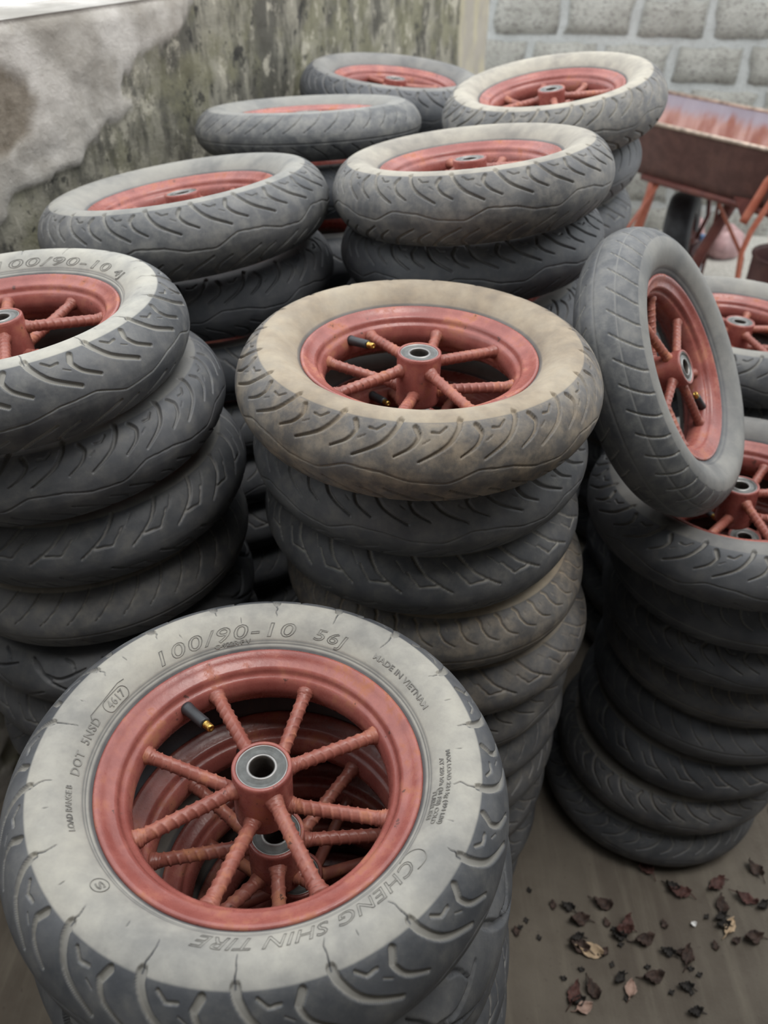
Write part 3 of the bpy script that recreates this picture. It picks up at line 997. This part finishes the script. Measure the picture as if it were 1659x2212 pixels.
BX = Vector((.555, -.832, 0)).normalized()      # along the barrow, towards its handles
BY = Vector((.832, .555, 0)).normalized()       # across, away from the camera
bar = bpy.data.objects.new('wheelbarrow', None)
COL.objects.link(bar)
bar.matrix_world = Matrix((BX, BY, Vector((0, 0, 1)))).transposed().to_4x4()
bar.matrix_world.translation = Vector((1.137, 3.70, 0))
tag(bar, 'rusty red wheelbarrow with orange tubes in front of the block wall', 'wheelbarrow')

def tray_meshes():
    # tray in barrow coordinates: x along, y across, z up (pan opening at z = .754)
    top = [(-.66, .0), (.86, .0), (.86, .60), (-.66, .60)]
    bot = [(-.46, .06), (.70, .06), (.70, .54), (-.46, .54)]
    nseg = 14
    def wallgrid(inset, zt, zb):
        V, F = [], []
        rings = 6
        loop_t, loop_b = [], []
        for k in range(4):
            a, c = np.array(top[k]), np.array(top[(k + 1) % 4])
            a2, c2 = np.array(bot[k]), np.array(bot[(k + 1) % 4])
            for q in range(nseg):
                f = q / nseg
                loop_t.append(a + (c - a) * f); loop_b.append(a2 + (c2 - a2) * f)
        cen = np.array([.10, .30])
        n = len(loop_t)
        for r_ in range(rings):
            f = r_ / (rings - 1)
            for k in range(n):
                p = loop_t[k] * (1 - f) + loop_b[k] * f
                p = p + (cen - p) / np.linalg.norm(cen - p) * inset
                dent = .012 * math.sin(f * PI) * math.sin(k * 1.7)
                p = p + (cen - p) / np.linalg.norm(cen - p) * dent
                V.append((p[0], p[1], zt * (1 - f) + zb * f))
        for r_ in range(rings - 1):
            for k in range(n):
                k2 = (k + 1) % n
                F.append((r_ * n + k, (r_ + 1) * n + k, (r_ + 1) * n + k2, r_ * n + k2))
        V.append((.10, .30, zb)); c0 = len(V) - 1
        F3 = [(c0, (rings - 1) * n + (k + 1) % n, (rings - 1) * n + k) for k in range(n)]
        return np.array(V), np.array(F), np.array(F3)
    Vo, Fo, To = wallgrid(0, .754, .53)
    Vi, Fi, Ti = wallgrid(.005, .753, .535)
    return (Vo, Fo[:, ::-1], To[:, ::-1]), (Vi, Fi, Ti)
(to, ti) = tray_meshes()
tray = link('tray', mesh_np('tray', to[0] , to[1], [BARROW_OUT], True, to[2]), bar)
Vi = ti[0].copy(); Vi[:, 2] -= .53
tin = link('tray_lining', mesh_np('tray_lining', Vi, ti[1], [TRAY_IN], True, ti[2]), tray, loc=(0, 0, .53))
tin['label'] = 'scratched inside of the tray, pinkish rust and bluish worn paint'
lip = [(-.66, 0, .756), (.86, 0, .756), (.86, .60, .756), (-.66, .60, .756)]
Vs = []
for k in range(4):
    Vs.append(tube_vf([lip[k], lip[(k + 1) % 4]], .0085, 8))
V, F4, F3 = join_vf(Vs)
r_ = link('tray_lip', mesh_np('tray_lip', V, F4, [RIM_EDGE], True, F3), bar)
r_['label'] = 'bare worn rolled lip of the tray'

inv = bar.matrix_world.inverted()
def W(*p):
    return tuple(inv @ Vector(p))
def part_tube(name, pts, rad, mat, n=12):
    return link(name, tube(name, [W(*p) for p in pts], rad, mat, n), bar)
# front legs, braces, handle tubes
part_tube('support_leg', [(1.196, 3.75, .525), (1.190, 3.75, .45), (1.164, 3.75, .306), (1.150, 3.75, .02)], .021, ORANGE)
part_tube('brace', [(1.215, 3.72, .514), (1.085, 3.70, .288), (1.07, 3.70, .262)], .0075, ORANGE)
part_tube('support_leg', [(1.530, 3.60, .525), (1.515, 3.60, .486), (1.422, 3.60, .245), (1.37, 3.60, .02)], .026, DARKRED)
part_tube('brace', [(1.439, 3.60, .520), (1.445, 3.60, .470), (1.452, 3.60, .33), (1.440, 3.60, .03)], .007, DARKRED)
part_tube('brace', [(1.404, 3.5, .53), (1.412, 3.5, .48), (1.569, 3.5, .253), (1.585, 3.5, .05)], .008, ORANGE)
part_tube('handle', [(1.398, 3.2, .50), (1.406, 3.2, .52), (1.453, 3.2, .654), (1.56, 3.15, .80), (1.78, 2.85, .86), (1.95, 2.6, .86)], .017, ORANGE)
part_tube('handle_brace', [(1.520, 3.15, .70), (1.468, 3.15, .612), (1.417, 3.15, .483), (1.402, 3.15, .40), (1.414, 3.15, .289), (1.41, 3.15, .01)], .011, ORANGE)
Vg = np.array([W(*p) for p in ((1.395, 3.33, .56), (1.475, 3.27, .56), (1.44, 3.28, .47), (1.395, 3.345, .56), (1.475, 3.285, .56), (1.44, 3.295, .47))])
link('gusset', mesh_np('gusset', Vg, np.array([(0, 3, 5, 2), (2, 5, 4, 1), (1, 4, 3, 0)]), [DARKRED], False, np.array([(0, 2, 1), (3, 4, 5)])), bar)
# under-tray rails
part_tube('frame_rail', [(1.155, 3.79, .520), (1.60, 3.12, .520)], .015, DARKRED)
part_tube('frame_rail', [(1.47, 3.99, .520), (1.90, 3.34, .520)], .015, DARKRED)
# wheel under the tray
fw = lathe('barrow_tire', [(.11, .055), (.15, .064), (.185, .062), (.2, .045), (.205, .02), (.205, -.02), (.2, -.045), (.185, -.062), (.15, -.064), (.11, -.055)], 48, [DARKRUB], True, True)
hubw = lathe('barrow_hub', [(.012, .07), (.03, .07), (.03, .03), (.10, .022), (.112, .05), (.112, -.05), (.10, -.022), (.03, -.03), (.03, -.07), (.012, -.07)], 40, [DARKRED], True, True)
axis = Vector((.90, -.43, .08)).normalized()
cw = Vector((1.432, 3.93, .250))
qm = axis.to_track_quat('Z', 'Y').to_matrix().to_4x4()
fo = link('road_wheel', fw, bar)
fo.matrix_local = inv @ (Matrix.Translation(Vector((cw.x, cw.y, .205))) @ qm)
ho = link('wheel_disc', hubw, fo)
fork = part_tube('fork', [(1.50, 3.90, .515), (1.525, 3.885, .32), (1.50, 3.90, .205)], .010, DARKRED)

# ------------------------------------------------------------------ things by the wall
def lump(name, rx, ry, rz, seed, mat, nu=40, nv=20, amp=.22):
    th = np.linspace(0, 2 * PI, nu, endpoint=False)
    ph = np.linspace(.02, PI - .02, nv)
    T, P = np.meshgrid(th, ph, indexing='ij')
    x, y, z = np.sin(P) * np.cos(T), np.sin(P) * np.sin(T), np.cos(P)
    q = 1 + amp * (vnoise(x * 2.3 + 9, (y + z * .7) * 2.3 + 9, seed, 4) - .5) * 2
    z2 = np.maximum(z * q, -.72)
    V = np.stack([rx * x * q, ry * y * q, rz * (z2 + .72)], -1).reshape(-1, 3)
    return mesh_np(name, V, grid_faces(nu, nv), [mat])
PINK = mat_plain('pink_plastic', (.40, .25, .25), .45, 0, .25, 12)
o = link('plastic_bag', lump('plastic_bag', .11, .09, .09, 3, PINK), loc=(1.79, 4.26, 0), rot=(0, 0, .4))
tag(o, 'crumpled pink plastic bag on the gravel behind the wheelbarrow legs', 'bag')
o = link('plastic_bag', lump('plastic_bag', .09, .08, .13, 8, PINK), loc=(1.585, 4.24, 0), rot=(0, 0, 1.2))
tag(o, 'small pink plastic bag beside the wheelbarrow wheel', 'bag')
BOT_W = mat_plain('white_plastic', (.62, .66, .70), .3, 0, .1, 20)
BOT_B = mat_plain('blue_plastic', (.22, .38, .68), .3, 0, .2, 30)
bottle = lathe('bottle_body', [(.001, 0), (.034, 0), (.037, .006), (.037, .13), (.030, .155), (.014, .175), (.014, .19), (.001, .19)], 28, [BOT_W])
cap = lathe('bottle_cap', [(.001, .186), (.017, .186), (.017, .206), (.015, .209), (.001, .209)], 22, [BOT_B])
for (x, y, lab) in ((1.335, 4.02, 'white plastic bottle with blue cap left of the wheelbarrow wheel'), (1.545, 3.95, 'white plastic bottle with blue cap right of the wheelbarrow wheel')):
    b_ = link('bottle', bottle, loc=(x, y, 0))
    tag(b_, lab, 'bottle', 'bottles under the wheelbarrow')
    link('bottle_cap', cap, b_)
DRUM = mat_paint('maroon_drum_paint', (.075, .028, .028), (.11, .045, .04), (.10, .05, .035), .5, .4)
drum = lathe('drum', [(.001, .0), (.14, 0), (.146, .008), (.146, .012), (.142, .02), (.142, .14), (.147, .15), (.142, .16), (.142, .29), (.146, .305), (.150, .31), (.147, .318), (.140, .316), (.138, .30), (.138, .02), (.001, .015)], 44, [DRUM])
o = link('drum', drum, loc=(1.70, 3.36, .0))
tag(o, 'dark maroon metal drum at the right edge near the wheelbarrow handle', 'drum')
STONE = mat_block('pale_stone', (.45, .42, .36), (.56, .53, .47), (.30, .28, .25))
o = link('stone', lump('stone', .12, .08, .09, 12, STONE, 24, 12, .3), loc=(1.27, 4.30, 0), rot=(0, 0, .3))
tag(o, 'pale rough stone by the foot of the block wall', 'stone')

# ------------------------------------------------------------------ leaves on the floor
TANLEAF = mat_plain('dry_tan_leaf', (.50, .37, .24), .7, 0, .2, 90)
PINKLEAF = mat_plain('dry_pinkish_leaf', (.38, .26, .21), .7, 0, .2, 90)
BROWNLEAF = mat_plain('dark_brown_leaf', (.055, .034, .027), .75, 0, .5, 120)
REDLEAF = mat_plain('dark_red_leaf', (.085, .036, .030), .7, 0, .4, 120)
BLACKLEAF = mat_plain('blackened_leaf', (.025, .022, .02), .8, 0, .4, 120)
WHITEBIT = mat_plain('white_scrap', (.75, .75, .74), .5, 0, .1, 90)

def leaf_mesh(name, L, Wd, curl, twist, seed, mat, crumple=.0, stem=True):
    r = np.random.default_rng(seed)
    nu, nv = 11, 7
    top = np.zeros((nu, nv, 3))
    for i in range(nu):
        f = i / (nu - 1)
        wdt = Wd * (math.sin(PI * min(1, f * .97 + .02)) ** .8) * (1 + (.12 + .35 * min(1, crumple)) * r.uniform(-1, 1))
        for j in range(nv):
            g_ = j / (nv - 1) * 2 - 1
            x = (f - .5) * L
            y = g_ * wdt / 2
            z = curl * Wd * (g_ * g_) * .6 + curl * L * .35 * (2 * f - 1) ** 2 + twist * g_ * (f - .5) * Wd - .02 * Wd * (abs(g_) < .1)
            z += crumple * L * r.uniform(-1, 1) * .12
            top[i, j] = (x, y, z)
    t = top.reshape(-1, 3)
    t[:, 2] -= t[:, 2].min() - .0004
    bot = t - np.array([0, 0, .0004])
    F = grid_faces(nu, nv, False)
    n0 = len(t)
    Fs = [F, F[:, ::-1] + n0]
    ring = [(i, 0) for i in range(nu)] + [(nu - 1, j) for j in range(1, nv)] + [(i, nv - 1) for i in range(nu - 2, -1, -1)] + [(0, j) for j in range(nv - 2, 0, -1)]
    R = [(ring[q][0] * nv + ring[q][1], ring[(q + 1) % len(ring)][0] * nv + ring[(q + 1) % len(ring)][1]) for q in range(len(ring))]
    Fs.append(np.array([(a, n0 + a, n0 + b2, b2) for a, b2 in R]))
    V = np.vstack([t, bot])
    parts = [(V, np.vstack(Fs), np.zeros((0, 3), int))]
    if stem:
        e = t[nv // 2]
        parts.append(tube_vf([tuple(e), (e[0] - L * .12, e[1] + L * .03, max(.0012, e[2] * .6)), (e[0] - L * .30, e[1] + L * .09, .0012)], [.0011, .0009, .0007], 6))
    V, F4, F3 = join_vf(parts)
    return mesh_np(name, V, F4, [mat], True, F3)

def leaf(me, x, y, rz, label, group=None, rx=0.0, z=.0005):
    o = link('dry_leaf', me, loc=(x, y, z), rot=(rx, 0, rz))
    return tag(o, label, 'leaf', group)
LT = leaf_mesh('leaf_tan', .046, .027, .22, .5, 1, TANLEAF)
LP = leaf_mesh('leaf_pink', .030, .020, .45, .3, 2, PINKLEAF)
LB = [leaf_mesh('leaf_brown', .036, .018, .5, .8, 3, BROWNLEAF, 1.0), leaf_mesh('leaf_red', .040, .018, .5, .6, 4, REDLEAF, .8),
      leaf_mesh('leaf_black', .026, .016, .6, .4, 5, BLACKLEAF, 1.2), leaf_mesh('leaf_small', .018, .011, .5, .6, 6, BROWNLEAF, 1.0, False),
      leaf_mesh('leaf_curl', .032, .020, .9, .2, 7, REDLEAF, .7), leaf_mesh('leaf_bit', .012, .009, .4, .4, 8, BLACKLEAF, 1.0, False)]
leaf(LT, .368, .685, -.35, 'large flat tan leaf, the palest on the open floor')
leaf(leaf_mesh('leaf_tan_edge', .050, .040, .25, .4, 11, TANLEAF), .815, .965, .9, 'broad tan leaf at the right edge beside the right pile', z=.0005)
leaf(LP, .425, .620, 1.2, 'pinkish curled leaf near the bottom of the picture, right of the middle')
leaf(LP, .339, .590, .3, 'pinkish double-curled leaf at the bottom, nearest the front pile')
leaf(leaf_mesh('leaf_olive', .036, .018, .4, .5, 12, TANLEAF, .3), .631, .725, .9, 'half-tan leaf leaning on blackened leaves at the right')
wp = link('scrap', leaf_mesh('scrap', .011, .009, .5, .5, 9, WHITEBIT, 1.0, False), loc=(.567, .731, .0005))
tag(wp, 'tiny white scrap shining on the floor among the leaves', 'scrap')
G_DEB = 'small dark dead leaves scattered on the floor'
spots = [(.504, .841, 1), (.557, .790, 1), (.632, .804, 1), (.679, .777, 1), (.342, .762, 2), (.408, .768, 0), (.359, .738, 0), (.348, .705, 2),
         (.435, .717, 4), (.468, .701, 0), (.505, .681, 2), (.539, .673, 0), (.468, .638, 0), (.360, .619, 0), (.326, .612, 1), (.520, .623, 2),
         (.631, .764, 0), (.620, .742, 2), (.718, .836, 0), (.666, .705, 0), (.635, .701, 3), (.409, .734, 3), (.393, .681, 3), (.529, .681, 3),
         (.316, .766, 3), (.241, .717, 3), (.514, .731, 3), (.524, .583, 2), (.705, .764, 2), (.595, .693, 3), (.548, .802, 2), (.350, .690, 0),
         (.410, .636, 2), (.620, .728, 2), (.330, .600, 2), (.445, .725, 1), (.425, .708, 2)]
labs = {0: 'dark reddish leaf at the foot of the right pile', 1: 'long dark red leaf between the right pile and the open floor', 2: 'dark red leaf with a pale spot near the right edge, upper one', 3: 'dark red leaf near the right edge, lower one of two'}
for k, (x, y, t) in enumerate(spots):
    leaf(LB[t], x, y, random.uniform(0, 6.28), labs.get(k, 'small shriveled dark leaf lying on the dirty concrete'), None if k in labs else G_DEB)
for k in range(34):
    x, y = random.uniform(.24, .80), random.uniform(.52, .80)
    if (x - .56) ** 2 + (y - 1.04) ** 2 < .235 ** 2 or (x + .08) ** 2 + (y - .45) ** 2 < .24 ** 2:
        continue
    leaf(LB[5], x, y, random.uniform(0, 6.28), 'tiny dark leaf crumb on the dirty concrete', 'leaf crumbs on the floor')
